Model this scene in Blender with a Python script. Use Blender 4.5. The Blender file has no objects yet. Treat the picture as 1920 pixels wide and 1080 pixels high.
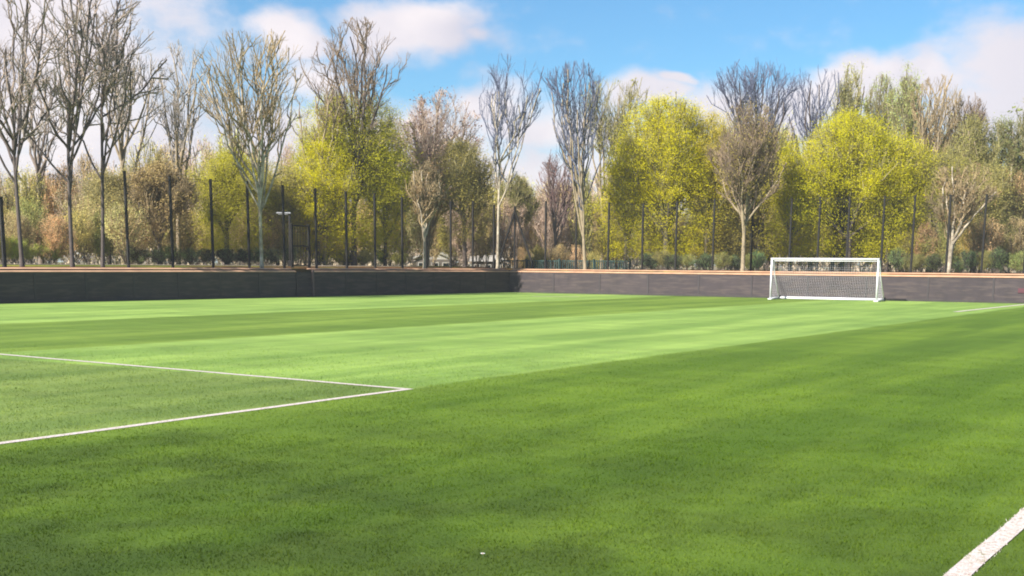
import bpy, math, random
import numpy as np
from mathutils import Matrix, Vector

# ------------------------------------------------------------------ camera
F = 2300.0; PITCH = math.radians(9.8); ROLL = math.radians(0.43); EYE = 1.7; SHIFT = 0.18348
scene = bpy.context.scene
COL = scene.collection
cam_d = bpy.data.cameras.new("camera"); cam = bpy.data.objects.new("camera", cam_d); COL.objects.link(cam)
cam_d.sensor_width = 36; cam_d.lens = F/1920*36; cam_d.shift_y = SHIFT
cam_d.clip_start = 0.1; cam_d.clip_end = 6000
CM = Matrix.Rotation(math.pi/2-PITCH, 4, 'X') @ Matrix.Rotation(ROLL, 4, 'Z')
cam.matrix_world = Matrix.Translation((0, 0, EYE)) @ CM
scene.camera = cam
scene.render.resolution_x = 1024; scene.render.resolution_y = 576
scene.render.engine = 'CYCLES'
scene.cycles.transparent_max_bounces = 16
scene.cycles.max_bounces = 6; scene.cycles.diffuse_bounces = 4; scene.cycles.filter_width = 1.9
vs = scene.view_settings
vs.view_transform = 'Standard'; vs.look = 'None'; vs.exposure = 1.2; vs.gamma = 1; vs.use_curve_mapping = False

# ------------------------------------------------------------------ sky and sun
SUN_DIR = Vector((-0.75, -0.66, 0)).normalized(); SUN_EL = math.radians(37)
SUN = Vector((SUN_DIR.x*math.cos(SUN_EL), SUN_DIR.y*math.cos(SUN_EL), math.sin(SUN_EL)))
w = bpy.data.worlds.new("World"); scene.world = w; w.use_nodes = True
nt = w.node_tree; nt.nodes.clear()

class NG:
    """small helper for building node trees"""
    def __init__(s, nt): s.nt = nt
    def n(s, t, **k):
        x = s.nt.nodes.new(t)
        for a, b in k.items(): setattr(x, a, b)
        return x
    def l(s, a, b): s.nt.links.new(a, b)
    def put(s, sock, v):
        if isinstance(v, bpy.types.NodeSocket): s.l(v, sock)
        else: sock.default_value = v
    def m(s, op, a, b=0.0, c=None, clamp=False):
        x = s.n('ShaderNodeMath', operation=op); x.use_clamp = clamp
        s.put(x.inputs[0], a); s.put(x.inputs[1], b)
        if c is not None: s.put(x.inputs[2], c)
        return x.outputs[0]
    def mix(s, fac, a, b, bt='MIX'):
        x = s.n('ShaderNodeMix', data_type='RGBA', blend_type=bt)
        s.put(x.inputs[0], fac); s.put(x.inputs[6], a); s.put(x.inputs[7], b)
        return x.outputs[2]
    def noise(s, vec, scale, detail=3, rough=0.5, dim='3D'):
        x = s.n('ShaderNodeTexNoise'); x.noise_dimensions = dim
        s.l(vec, x.inputs['Vector']); x.inputs['Scale'].default_value = scale
        x.inputs['Detail'].default_value = detail; x.inputs['Roughness'].default_value = rough
        return x.outputs[0]
    def ss(s, v, lo, hi, a=0.0, b=1.0):
        x = s.n('ShaderNodeMapRange'); x.interpolation_type = 'SMOOTHSTEP'
        s.put(x.inputs[0], v); s.put(x.inputs[1], lo); s.put(x.inputs[2], hi); s.put(x.inputs[3], a); s.put(x.inputs[4], b)
        return x.outputs[0]
    def dot(s, vec, d):
        x = s.n('ShaderNodeVectorMath', operation='DOT_PRODUCT'); s.l(vec, x.inputs[0]); x.inputs[1].default_value = d
        return x.outputs['Value']
    def comb(s, x_, y_, z_):
        x = s.n('ShaderNodeCombineXYZ'); s.put(x.inputs[0], x_); s.put(x.inputs[1], y_); s.put(x.inputs[2], z_)
        return x.outputs[0]

def lin(r, g, b, k=1.0):
    f = lambda c: (c/255/12.92) if c/255 <= .04045 else ((c/255+.055)/1.055)**2.4
    return (f(r)*k, f(g)*k, f(b)*k, 1.0)

g = NG(nt)
BG = 0.10
sky = g.n('ShaderNodeTexSky', sky_type='NISHITA'); sky.sun_disc = False
sky.sun_elevation = SUN_EL; sky.sun_rotation = math.atan2(SUN.x, SUN.y)
sky.air_density = 1.0; sky.dust_density = 0.3; sky.ozone_density = 2.0
tc = g.n('ShaderNodeTexCoord'); sep = g.n('ShaderNodeSeparateXYZ'); g.l(tc.outputs['Generated'], sep.inputs[0])
az = g.m('ARCTAN2', sep.outputs[0], sep.outputs[1]); el = g.m('ARCSINE', sep.outputs[2])
ae = g.comb(az, g.m('MULTIPLY', el, 1.5), 0.0)
warp = g.n('ShaderNodeTexNoise'); g.l(ae, warp.inputs['Vector']); warp.inputs['Scale'].default_value = 9; warp.inputs['Detail'].default_value = 3
wsep = g.n('ShaderNodeSeparateColor'); g.l(warp.outputs['Color'], wsep.inputs[0])
az2 = g.m('ADD', az, g.m('MULTIPLY', g.m('SUBTRACT', wsep.outputs[0], .5), .10))
el2 = g.m('ADD', el, g.m('MULTIPLY', g.m('SUBTRACT', wsep.outputs[1], .5), .06))
fb = g.noise(ae, 22, 7, .58)
big = g.noise(ae, 4.0, 4, .5)
# cloud banks as (azimuth, elevation, half width, half height, weight), in radians of the real sky
banks = [(-.385, .150, .165, .10, 1.0), (-.30, .07, .16, .075, .8), (-.175, .172, .046, .019, .95), (-.155, .135, .04, .03, .7), (-.078, .176, .056, .027, 1.0),
         (-.035, .165, .05, .012, .55), (-.12, .09, .20, .035, .75), (.02, .105, .12, .025, .7), (.095, .135, .038, .017, .9), (.122, .146, .014, .006, .8),
         (.20, .115, .14, .03, .8), (.27, .135, .08, .022, .95), (.42, .135, .13, .045, 1.0), (.36, .11, .10, .045, .7), (.155, .218, .05, .008, .6), (0.0, .05, .7, .05, .75), (-.02, .125, .05, .018, .85)]
dens = None
for a0, e0, ra, re, wt in banks:
    dx = g.m('DIVIDE', g.m('SUBTRACT', az2, a0), ra); dy = g.m('DIVIDE', g.m('SUBTRACT', el2, e0), re)
    r2 = g.m('ADD', g.m('MULTIPLY', dx, dx), g.m('MULTIPLY', dy, dy))
    v = g.m('MULTIPLY', g.m('SUBTRACT', 1.25, g.m('SQRT', r2)), wt)
    dens = v if dens is None else g.m('MAXIMUM', dens, v)
wide = g.m('MULTIPLY', g.m('SUBTRACT', big, .52), 3.5)                    # scattered clouds over the rest of the sky
side = g.m('GREATER_THAN', g.m('ABSOLUTE', az), .52)
dens = g.m('MAXIMUM', dens, g.m('MULTIPLY', wide, g.m('MAXIMUM', side, g.m('GREATER_THAN', el, .26))))
dn = g.m('ADD', dens, g.m('MULTIPLY', g.m('SUBTRACT', fb, .5), 1.1))
cov = g.ss(dn, .02, .72)
thick = g.ss(dn, .45, 1.2)
lowgrey = g.ss(g.noise(ae, 11, 4, .5), .40, .66)
k = .71/BG
gx, gy = g.m('DIVIDE', g.m('ADD', az2, .035), .05), g.m('DIVIDE', g.m('SUBTRACT', el2, .157), .03)
tail = g.ss(g.m('SQRT', g.m('ADD', g.m('MULTIPLY', gx, gx), g.m('MULTIPLY', gy, gy))), .3, 1.3, .95, 0.0)
gf = g.m('MAXIMUM', g.m('MAXIMUM', g.m('MULTIPLY', lowgrey, .6), g.m('MULTIPLY', g.ss(az, .26, .40), .62)), tail)
ccol = g.mix(gf, (.65*k, .59*k, .595*k, 1), (.46*k, .435*k, .49*k, 1))
tint = g.mix(1.0, sky.outputs[0], (.30, .53, .66, 1), 'MULTIPLY')
skc = g.mix(g.m('MULTIPLY', cov, .93), tint, ccol)
bg = g.n('ShaderNodeBackground'); bg.inputs[1].default_value = BG; g.l(skc, bg.inputs[0])
wo = g.n('ShaderNodeOutputWorld'); g.l(bg.outputs[0], wo.inputs[0])

sl = bpy.data.lights.new("sun", 'SUN'); sl.energy = 5.0; sl.angle = math.radians(.6); sl.color = (1, .95, .87)
so = bpy.data.objects.new("sun", sl); COL.objects.link(so); so.location = (0, 0, 60)
so.rotation_euler = SUN.to_track_quat('Z', 'Y').to_euler()

# ------------------------------------------------------------------ field axes and helpers
AA = math.radians(57.6)
AX = Vector((math.cos(AA), math.sin(AA), 0)); NX = Vector((AX.y, -AX.x, 0))
def fld(n, a, z=0.0): return Vector((NX.x*n+AX.x*a, NX.y*n+AX.y*a, z))
def ray(u, v):
    l = Vector(((u-960)/F, (540-v)/F+SHIFT*1920/F, -1)); return CM.to_3x3() @ l
def at(u, v, Y):
    d = ray(u, v); return Vector((0, 0, EYE)) + d*(Y/d.y)
def online(u, v, axis, val):
    """where the sight line of a bearing crosses a straight line of the field"""
    d = ray(u, v); t = val/(d.dot(axis)); return Vector((d.x*t, d.y*t, EYE+d.z*t))

def tag(o, label=None, cat=None, group=None, kind=None):
    if label: o['label'] = label
    if cat: o['category'] = cat
    if group: o['group'] = group
    if kind: o['kind'] = kind
    return o
def empty(name, loc, rz=0):
    o = bpy.data.objects.new(name, None); COL.objects.link(o); o.location = loc; o.rotation_euler = (0, 0, rz)
    o.empty_display_size = .3
    return o
def mkmesh(name, V, Fc, mat, smooth=False):
    """V (n,3) array, Fc (m,k) int array or list of lists"""
    me = bpy.data.meshes.new(name)
    V = np.asarray(V, dtype=np.float32)
    if isinstance(Fc, np.ndarray):
        me.vertices.add(len(V)); me.vertices.foreach_set('co', V.ravel())
        kk = Fc.shape[1]; me.loops.add(Fc.size); me.loops.foreach_set('vertex_index', Fc.ravel().astype(np.int32))
        me.polygons.add(len(Fc)); me.polygons.foreach_set('loop_start', np.arange(0, Fc.size, kk, dtype=np.int32))
        me.polygons.foreach_set('loop_total', np.full(len(Fc), kk, dtype=np.int32))
        me.update(calc_edges=True)
    else:
        me.from_pydata([tuple(v) for v in V], [], Fc); me.update()
    if smooth: me.polygons.foreach_set('use_smooth', [True]*len(me.polygons))
    if mat: me.materials.append(mat)
    return me
def link(name, me, parent=None, loc=None):
    o = bpy.data.objects.new(name, me); COL.objects.link(o)
    if parent: o.parent = parent
    if loc is not None: o.location = loc
    return o

class MB:
    def __init__(s): s.V = []; s.F = []
    def box(s, c, size, X=Vector((1, 0, 0)), Y=Vector((0, 1, 0)), bev=0.0):
        Z = Vector((0, 0, 1)); c = Vector(c); h = [d/2 for d in size]
        if bev <= 0:
            i = len(s.V)
            for sx, sy, sz in ((-1,-1,-1),(1,-1,-1),(1,1,-1),(-1,1,-1),(-1,-1,1),(1,-1,1),(1,1,1),(-1,1,1)):
                s.V.append(c+X*(sx*h[0])+Y*(sy*h[1])+Z*(sz*h[2]))
            s.F += [[i,i+3,i+2,i+1],[i+4,i+5,i+6,i+7],[i,i+1,i+5,i+4],[i+1,i+2,i+6,i+5],[i+2,i+3,i+7,i+6],[i+3,i,i+4,i+7]]
        else:   # chamfered upper and lower rims
            b = bev; i = len(s.V)
            for z, k_ in ((-h[2], b), (-h[2]+b, 0), (h[2]-b, 0), (h[2], b)):
                for sx, sy in ((-1,-1),(1,-1),(1,1),(-1,1)):
                    s.V.append(c+X*(sx*(h[0]-k_))+Y*(sy*(h[1]-k_))+Z*z)
            s.F += [[i+3,i+2,i+1,i],[i+12,i+13,i+14,i+15]]
            for r in range(3):
                for q in range(4):
                    a_ = i+r*4+q; b_ = i+r*4+(q+1) % 4
                    s.F.append([a_, b_, b_+4, a_+4])
    def prism(s, pts, D):
        """closed outline pts (3D, in order) swept by D"""
        i = len(s.V); n = len(pts); D = Vector(D)
        s.V += [Vector(p) for p in pts]+[Vector(p)+D for p in pts]
        s.F += [list(range(i+n-1, i-1, -1)), list(range(i+n, i+2*n))]
        for q in range(n):
            r = (q+1) % n; s.F.append([i+q, i+r, i+n+r, i+n+q])
    def tube(s, pts, rad, k=8, cap=True):
        pts = [Vector(p) for p in pts]
        if not hasattr(rad, '__len__'): rad = [rad]*len(pts)
        i0 = len(s.V)
        for j, p in enumerate(pts):
            t = (pts[min(j+1, len(pts)-1)]-pts[max(j-1, 0)]).normalized()
            ref = Vector((0, 0, 1)) if abs(t.z) < .9 else Vector((1, 0, 0))
            a = t.cross(ref).normalized(); b = t.cross(a)
            for q in range(k):
                th = 2*math.pi*q/k; s.V.append(p+a*(rad[j]*math.cos(th))+b*(rad[j]*math.sin(th)))
        for j in range(len(pts)-1):
            for q in range(k):
                a = i0+j*k+q; b = i0+j*k+(q+1) % k; s.F.append([a, b, b+k, a+k])
        if cap:
            s.F.append([i0+q for q in range(k-1, -1, -1)]); e = i0+(len(pts)-1)*k; s.F.append([e+q for q in range(k)])
    def build(s, name, mat, parent=None, origin=None, smooth=False):
        o0 = Vector(origin) if origin is not None else Vector((0, 0, 0))
        me = mkmesh(name, [tuple(v-o0) for v in s.V], s.F, mat, smooth)
        return link(name, me, parent, None if parent else o0)

# ------------------------------------------------------------------ materials
def mat(name):
    m = bpy.data.materials.new(name); m.use_nodes = True; m.node_tree.nodes.clear()
    return m, NG(m.node_tree)
def finish(g, sh):
    o = g.n('ShaderNodeOutputMaterial'); g.l(sh, o.inputs[0])
def simple(name, c, rough=.7, var=.25, scale=3.0, c2=None, metal=0.0, bump=0.0):
    m, g = mat(name); tc = g.n('ShaderNodeTexCoord')
    nz = g.noise(tc.outputs['Object'], scale, 5, .6)
    c2 = c2 or tuple(x*(1-var) for x in c[:3])+(1,)
    col = g.mix(g.ss(nz, .3, .7), c, c2)
    b = g.n('ShaderNodeBsdfPrincipled'); g.l(col, b.inputs['Base Color'])
    b.inputs['Roughness'].default_value = rough; b.inputs['Metallic'].default_value = metal
    if bump:
        bp = g.n('ShaderNodeBump'); bp.inputs['Strength'].default_value = bump; bp.inputs['Distance'].default_value = .02
        g.l(g.noise(tc.outputs['Object'], scale*8, 4, .6), bp.inputs['Height']); g.l(bp.outputs[0], b.inputs['Normal'])
    finish(g, b.outputs[0]); return m

# turf colours shared by the sheet and the blades
def turf_colour(g, vec, blade=False):
    n_ = g.dot(vec, tuple(NX)); a_ = g.dot(vec, tuple(AX))
    wob = g.m('MULTIPLY', g.m('SUBTRACT', g.noise(vec, .35, 3, .6), .5), .45)
    nn = g.m('ADD', n_, wob)
    def band(lo, hi, e=.12): return g.m('MULTIPLY', g.ss(nn, lo-e, lo+e), g.ss(nn, hi-e, hi+e, 1.0, 0.0))
    light = g.m('ADD', band(-20.3, -10.25), band(-60, -29.6)); light = g.m('ADD', light, band(9.8, 19.8))
    cl = lin(178, 211, 108, .545); cd = lin(150, 180, 76, .52); cn = lin(135, 168, 56, .485)
    base = g.mix(g.ss(nn, -12.5, -8.5), cd, cn)
    col = g.mix(light, base, cl)
    # the worn box: duller, flatter grass inside the white lines
    box = g.m('MULTIPLY', g.m('LESS_THAN', n_, -10.2), g.m('LESS_THAN', a_, 13.4))
    col = g.mix(g.m('MULTIPLY', box, .9), col, lin(148, 170, 90, .60))
    # long brushed streaks running along the mowing direction
    sv = g.comb(g.m('MULTIPLY', n_, 1.0), g.m('MULTIPLY', a_, .09), 0.0)
    st = g.noise(sv, .62, 4, .62)
    col = g.mix(g.ss(st, .38, .66), g.mix(1.0, col, (.70, .76, .70, 1), 'MULTIPLY'), g.mix(1.0, col, (1.12, 1.09, 1.08, 1), 'MULTIPLY'))
    cross = g.noise(g.comb(g.m('MULTIPLY', n_, .35), g.m('MULTIPLY', a_, 1.0), 3.0), .8, 4, .6)
    col = g.mix(g.ss(cross, .40, .64), g.mix(1.0, col, (.84, .86, .84, 1), 'MULTIPLY'), col)
    patch = g.noise(vec, 1.1, 5, .6)
    col = g.mix(g.m('MULTIPLY', g.ss(patch, .44, .70), .34), col, g.mix(1.0, col, (.70, .66, .85, 1), 'MULTIPLY'))
    # shade between blades on the near side, painted into the turf as mottled olive
    near_shade = g.m('MULTIPLY', g.m('MULTIPLY', g.ss(a_, 3.5, 14, 1.0, 0.0), g.ss(nn, -10.5, -8.8)), g.ss(g.noise(vec, .55, 4, .6), .36, .58, .4, 1.0))
    col = g.mix(near_shade, col, g.mix(1.0, col, (.50, .50, .80, 1), 'MULTIPLY'))
    p3 = g.noise(vec, 6, 4, .6)
    col = g.mix(g.m('MULTIPLY', g.ss(p3, .5, .7), .35), col, g.mix(1.0, col, (1.25, 1.12, .8, 1), 'MULTIPLY'))
    return col
M = {}
m, g = mat('turf'); geo = g.n('ShaderNodeNewGeometry')
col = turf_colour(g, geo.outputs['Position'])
fine = g.noise(geo.outputs['Position'], 45, 4, .7)
col = g.mix(g.m('MULTIPLY', g.ss(fine, .4, .62), .5), col, g.mix(1.0, col, (.78, .8, .76, 1), 'MULTIPLY'))
b = g.n('ShaderNodeBsdfPrincipled'); g.l(col, b.inputs['Base Color']); b.inputs['Roughness'].default_value = .9
b.inputs['Specular IOR Level'].default_value = .15
bp = g.n('ShaderNodeBump'); bp.inputs['Strength'].default_value = .6; bp.inputs['Distance'].default_value = .03
g.l(g.noise(geo.outputs['Position'], 30, 5, .7), bp.inputs['Height']); g.l(bp.outputs[0], b.inputs['Normal'])
finish(g, b.outputs[0]); M['turf'] = m

m, g = mat('grass_blades'); geo = g.n('ShaderNodeNewGeometry')
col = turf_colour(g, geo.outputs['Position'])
rnd = geo.outputs['Random Per Island']
col = g.mix(rnd, g.mix(1.0, col, (.85, .9, .8, 1), 'MULTIPLY'), g.mix(1.0, col, (1.65, 1.5, 1.35, 1), 'MULTIPLY'))
d = g.n('ShaderNodeBsdfDiffuse'); g.l(col, d.inputs[0]); t = g.n('ShaderNodeBsdfTranslucent'); g.l(col, t.inputs[0])
mx = g.n('ShaderNodeMixShader'); mx.inputs[0].default_value = .4; g.l(d.outputs[0], mx.inputs[1]); g.l(t.outputs[0], mx.inputs[2])
finish(g, mx.outputs[0]); M['blades'] = m

m, g = mat('line_paint'); geo = g.n('ShaderNodeNewGeometry')
nz = g.noise(geo.outputs['Position'], 28, 5, .7); nz2 = g.noise(geo.outputs['Position'], 2.0, 3, .6)
col = g.mix(g.ss(nz, .42, .68), lin(236, 224, 218, .64), lin(210, 190, 176, .56))
col = g.mix(g.m('MULTIPLY', g.ss(g.m('ADD', nz, g.m('MULTIPLY', nz2, .4)), .78, .92), .6), col, lin(130, 150, 80, .7))
d = g.n('ShaderNodeBsdfDiffuse'); g.l(col, d.inputs[0])
bp = g.n('ShaderNodeBump'); bp.inputs['Strength'].default_value = .5; bp.inputs['Distance'].default_value = .02
g.l(nz, bp.inputs['Height']); g.l(bp.outputs[0], d.inputs['Normal'])
finish(g, d.outputs[0]); M['line'] = m

# board panels: weathered grey mauve boards
m, g = mat('board_panel'); tc = g.n('ShaderNodeTexCoord'); oi = g.n('ShaderNodeObjectInfo')
sp = g.n('ShaderNodeSeparateXYZ'); g.l(tc.outputs['Object'], sp.inputs[0])
nz = g.noise(g.comb(sp.outputs[0], sp.outputs[1], g.m('MULTIPLY', sp.outputs[2], .5)), 1.3, 5, .65)
c = g.mix(g.ss(nz, .35, .65), lin(116, 102, 106, .31), lin(106, 95, 99, .28))
c = g.mix(g.m('MULTIPLY', oi.outputs['Random'], .45), c, lin(98, 86, 92, .27))
hz = g.noise(g.comb(sp.outputs[0], sp.outputs[1], g.m('MULTIPLY', sp.outputs[2], 9.0)), .9, 4, .6)
c = g.mix(g.m('MULTIPLY', g.ss(hz, .45, .65), .35), c, lin(120, 104, 96, .7))
b = g.n('ShaderNodeBsdfPrincipled'); g.l(c, b.inputs['Base Color']); b.inputs['Roughness'].default_value = .65
b.inputs['Specular IOR Level'].default_value = .25
finish(g, b.outputs[0]); M['board'] = m
M['stile'] = simple('board_stile', lin(104, 92, 96, .29), .7, .3, 2)
M['kick'] = simple('kick_rail', lin(96, 90, 84, .38), .8, .3, 2)
M['coping'] = simple('sandy_coping', lin(232, 182, 144, .64), .9, .2, 1.5, lin(212, 164, 130, .6), bump=.3)
M['post'] = simple('dark_green_steel', lin(50, 46, 42, .36), .9, .3, 2)
M['rail'] = simple('teal_green_steel', lin(60, 92, 88, .7), .5, .3, 2)
M['white_metal'] = simple('white_powder_coat', lin(240, 238, 240, .78), .35, .06, 3)
M['net'] = simple('white_net_cord', lin(238, 236, 240, .85), .8, .08, 3)
M['path'] = simple('pale_gravel_path', lin(214, 196, 170, .75), .9, .2, 2)
M['bark'] = simple('grey_brown_bark', lin(132, 116, 104, .8), .9, .35, 4, bump=.4)
M['bark_pale'] = simple('pale_bark', lin(206, 192, 168, .85), .9, .35, 3, lin(140, 124, 104, .66), bump=.4)
M['bark_dark'] = simple('dark_bark', lin(100, 88, 82, .75), .9, .35, 4, bump=.4)
M['bark_blue'] = simple('blue_grey_bark', lin(98, 96, 108, .6), .9, .3, 4, bump=.4)
M['bark_tan'] = simple('tan_bark', lin(166, 148, 120, .85), .9, .35, 4, bump=.4)
M['roof_white'] = simple('pale_roof', lin(222, 216, 206, .55), .7, .12, 1)
M['roof_tan'] = simple('straw_roof', lin(206, 184, 138, .42), .8, .18, 1)
M['house_wall'] = simple('house_wall', lin(120, 110, 100, .6), .8, .2, 1)
M['dark_glass'] = simple('dark_glass', lin(40, 44, 50, .5), .2, .2, 1)
M['lamp_head'] = simple('white_lamp_head', lin(215, 216, 220, .42), .6, .08, 3)
M['brown_post'] = simple('brown_gate_post', lin(130, 104, 100, .6), .7, .3, 3)
M['sticker'] = simple('red_sign_face', lin(130, 60, 76, .4), .5, .2, 3)

# outside ground: soil, leaf litter, rough grass
m, g = mat('rough_ground'); geo = g.n('ShaderNodeNewGeometry'); P = geo.outputs['Position']
n_ = g.dot(P, tuple(NX)); a_ = g.dot(P, tuple(AX))
col = g.mix(g.ss(g.noise(P, .9, 5, .6), .4, .62), lin(120, 84, 58, .7), lin(86, 74, 50, .6))
gr = g.mix(g.ss(g.noise(P, .25, 4, .6), .4, .62), lin(120, 134, 62, .7), lin(150, 150, 70, .7))
grass_f = g.m('MULTIPLY', g.ss(g.m('ADD', g.noise(P, .5, 4, .6), g.m('MULTIPLY', g.ss(n_, -46.2, -48), .5)), .52, .72), .9)
col = g.mix(grass_f, col, gr)
d = g.n('ShaderNodeBsdfDiffuse'); g.l(col, d.inputs[0]); finish(g, d.outputs[0]); M['ground'] = m

# foliage: object colour drives the tint, random leaf by leaf and clump by clump
def foliage(name, trans=.45, spread=.28):
    m, g = mat(name); oi = g.n('ShaderNodeObjectInfo'); geo = g.n('ShaderNodeNewGeometry'); tc = g.n('ShaderNodeTexCoord')
    c0 = oi.outputs['Color']
    r = geo.outputs['Random Per Island']
    dk = g.mix(1.0, c0, (1-spread, 1-spread*.85, 1-spread*.4, 1), 'MULTIPLY'); lt = g.mix(1.0, c0, (1+spread*.7, 1+spread*.6, 1.3, 1), 'MULTIPLY')
    c = g.mix(r, dk, lt)
    nz = g.noise(tc.outputs['Object'], .55, 3, .6)
    c = g.mix(g.m('MULTIPLY', g.ss(nz, .42, .66), .6), c, g.mix(1.0, c, (.84, .82, 1.0, 1), 'MULTIPLY'))
    d = g.n('ShaderNodeBsdfDiffuse'); g.l(c, d.inputs[0]); t = g.n('ShaderNodeBsdfTranslucent'); g.l(c, t.inputs[0])
    mx = g.n('ShaderNodeMixShader'); mx.inputs[0].default_value = trans; g.l(d.outputs[0], mx.inputs[1]); g.l(t.outputs[0], mx.inputs[2])
    finish(g, mx.outputs[0]); return m
M['leaf'] = foliage('spring_leaf'); M['dry'] = foliage('dry_leaf', .2, .4)
m, g = mat('twig'); oi = g.n('ShaderNodeObjectInfo'); tc = g.n('ShaderNodeTexCoord')
c = g.mix(g.ss(g.noise(tc.outputs['Object'], .6, 3, .5), .35, .65), oi.outputs['Color'], g.mix(1.0, oi.outputs['Color'], (.65, .68, .72, 1), 'MULTIPLY'))
d = g.n('ShaderNodeBsdfDiffuse'); g.l(c, d.inputs[0]); finish(g, d.outputs[0]); M['twig'] = m

# woven fence mesh: 50 mm squares of thin dark wire, open between
m, g = mat('fence_wire'); tc = g.n('ShaderNodeTexCoord'); sp = g.n('ShaderNodeSeparateXYZ'); g.l(tc.outputs['Object'], sp.inputs[0])
def wire(s): return g.m('LESS_THAN', g.m('FRACT', g.m('MULTIPLY', s, 20.0)), .068)
fac = g.m('MAXIMUM', wire(sp.outputs[0]), wire(sp.outputs[2]))
tr = g.n('ShaderNodeBsdfTransparent'); d = g.n('ShaderNodeBsdfDiffuse'); d.inputs[0].default_value = lin(52, 58, 56, .5)
mx = g.n('ShaderNodeMixShader'); g.l(fac, mx.inputs[0]); g.l(tr.outputs[0], mx.inputs[1]); g.l(d.outputs[0], mx.inputs[2])
finish(g, mx.outputs[0]); M['wire'] = m

# ------------------------------------------------------------------ ground
WN, WA = -43.25, 63.6                     # inner faces of the two board walls, in field coordinates
SK = .088; NL = (NX*.9961-AX*SK).normalized(); DL = (AX*.9961+NX*SK).normalized(); WL = -46.09    # the left wall stands slightly askew
def nwall(a): return (WL+SK*a)/.9961
def gh(n, a):
    dn_, da_ = WL-(n*.9961-a*SK), a-WA
    if dn_ < .04 and da_ < .04: return -.06
    dd = max(dn_, da_)
    if dn_ >= da_: h = 1.36+.15*min(max(dn_-1, 0)/4.5, 1)
    else: h = 1.36+.04*min(max(da_-1, 0)/7, 1)
    if dd > 16: h = h-(h-.2)*min((dd-16)/16, 1)
    return h
ns = [-1400, -600, -300, -180, -120, -100]+list(np.arange(-90, -46, 2.0))+[-46, -45, -44.2, -43.6, WN-.12, WN-.02, -30, -10, 20, 60, 150, 400, 1400]
as_ = [-1400, -300, -100, -40, 0]+list(range(10, 60, 10))+[WA+.02, WA+.12, 63.9, 64.5, 65.4]+list(np.arange(67, 110, 2.0))+[130, 180, 300, 600, 1400]
sh_ = lambda n, a: n+(nwall(a)-WN if n < -30 else 0)
V = [fld(sh_(n, a), a, gh(sh_(n, a), a)) for a in as_ for n in ns]; w_ = len(ns)
Fc = [[j*w_+i, j*w_+i+1, (j+1)*w_+i+1, (j+1)*w_+i] for j in range(len(as_)-1) for i in range(w_-1)]
tag(link('ground', mkmesh('ground', V, Fc, M['ground'])), kind='structure')
pn = list(np.linspace(WN-.03, 40, 60)); pa = list(np.linspace(-40, WA+.03, 60))
V = [fld(n+(nwall(a)-WN)*(40-n)/(40-WN), a, 0) for a in pa for n in pn]; w_ = len(pn)
Fc = [[j*w_+i, j*w_+i+1, (j+1)*w_+i+1, (j+1)*w_+i] for j in range(len(pa)-1) for i in range(w_-1)]
tag(link('pitch', mkmesh('pitch', V, Fc, M['turf'])), kind='structure')
# path beyond the left boards
pts = []
for a in np.linspace(-20, 62, 30):
    for n, dz in ((-48.3, .0), (-50.4, 0)):
        nn_ = n+.4*math.sin(a*.13)+nwall(a)-WN; pts.append(fld(nn_, a, gh(nn_, a)+.02))
Fc = [[2*i, 2*i+1, 2*i+3, 2*i+2] for i in range(29)]
tag(link('path', mkmesh('path', pts, Fc, M['path'])), kind='structure')

# painted lines
rng = np.random.default_rng(5)
LINES = []   # (n0,a0,n1,a1,width)
def line(name, n0, a0, n1, a1, wd):
    LINES.append((n0, a0, n1, a1, wd))
    L = math.hypot(n1-n0, a1-a0); K = max(int(L/.35), 2)
    tx, ty = (n1-n0)/L, (a1-a0)/L; V = []; z = .004+.001*len(LINES)
    ph = rng.uniform(0, 6)
    for i in range(K+1):
        t = i/K; e = .006*math.sin(i*.9+ph)
        for s in (-1, 1):
            V.append(fld(n0+(n1-n0)*t-ty*s*(wd/2)+e*ty, a0+(a1-a0)*t+tx*s*(wd/2)-e*tx, z))
    Fc = [[2*i, 2*i+1, 2*i+3, 2*i+2] for i in range(K)]
    # painted blades standing in and fringing the line where it runs close by
    q = rng.uniform(0, L, int(L*wd*5200)); of = rng.uniform(-1, 1, len(q))*(wd/2)+rng.normal(0, .008, len(q))
    for t, f in zip(q, of):
        n_, a_ = n0+tx*t-ty*f, a0+ty*t+tx*f; p = fld(n_, a_, 0)
        if not (5 < p.y < 10 and abs(p.x) < .46*p.y+.8): continue
        th = rng.uniform(0, 6.28); w2 = rng.uniform(.002, .004)*(1+(p.y > 10)*.6); h = rng.uniform(.008, .02); i = len(V)
        V += [p+Vector((math.cos(th)*w2, math.sin(th)*w2, z*.5)), p-Vector((math.cos(th)*w2, math.sin(th)*w2, -z*.5)), p+Vector((rng.normal(0, .008), rng.normal(0, .008), h))]
        Fc.append([i, i+1, i+2])
    o = link(name, mkmesh(name, V, Fc, M['line'])); tag(o, kind='structure'); return o
line('white_line', -10.18, -25, -10.18, 13.42, .12)
line('white_line', -10.24, 13.36, -40, 15.2, .12)
line('white_line', -1.46, -20, -1.46, 30, .13)
line('white_line', -11.2, 49.5, -10.9, WA-.8, .20)
line('white_line', -34.5, 56.2, -32.4, 57.6, .26)

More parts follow.
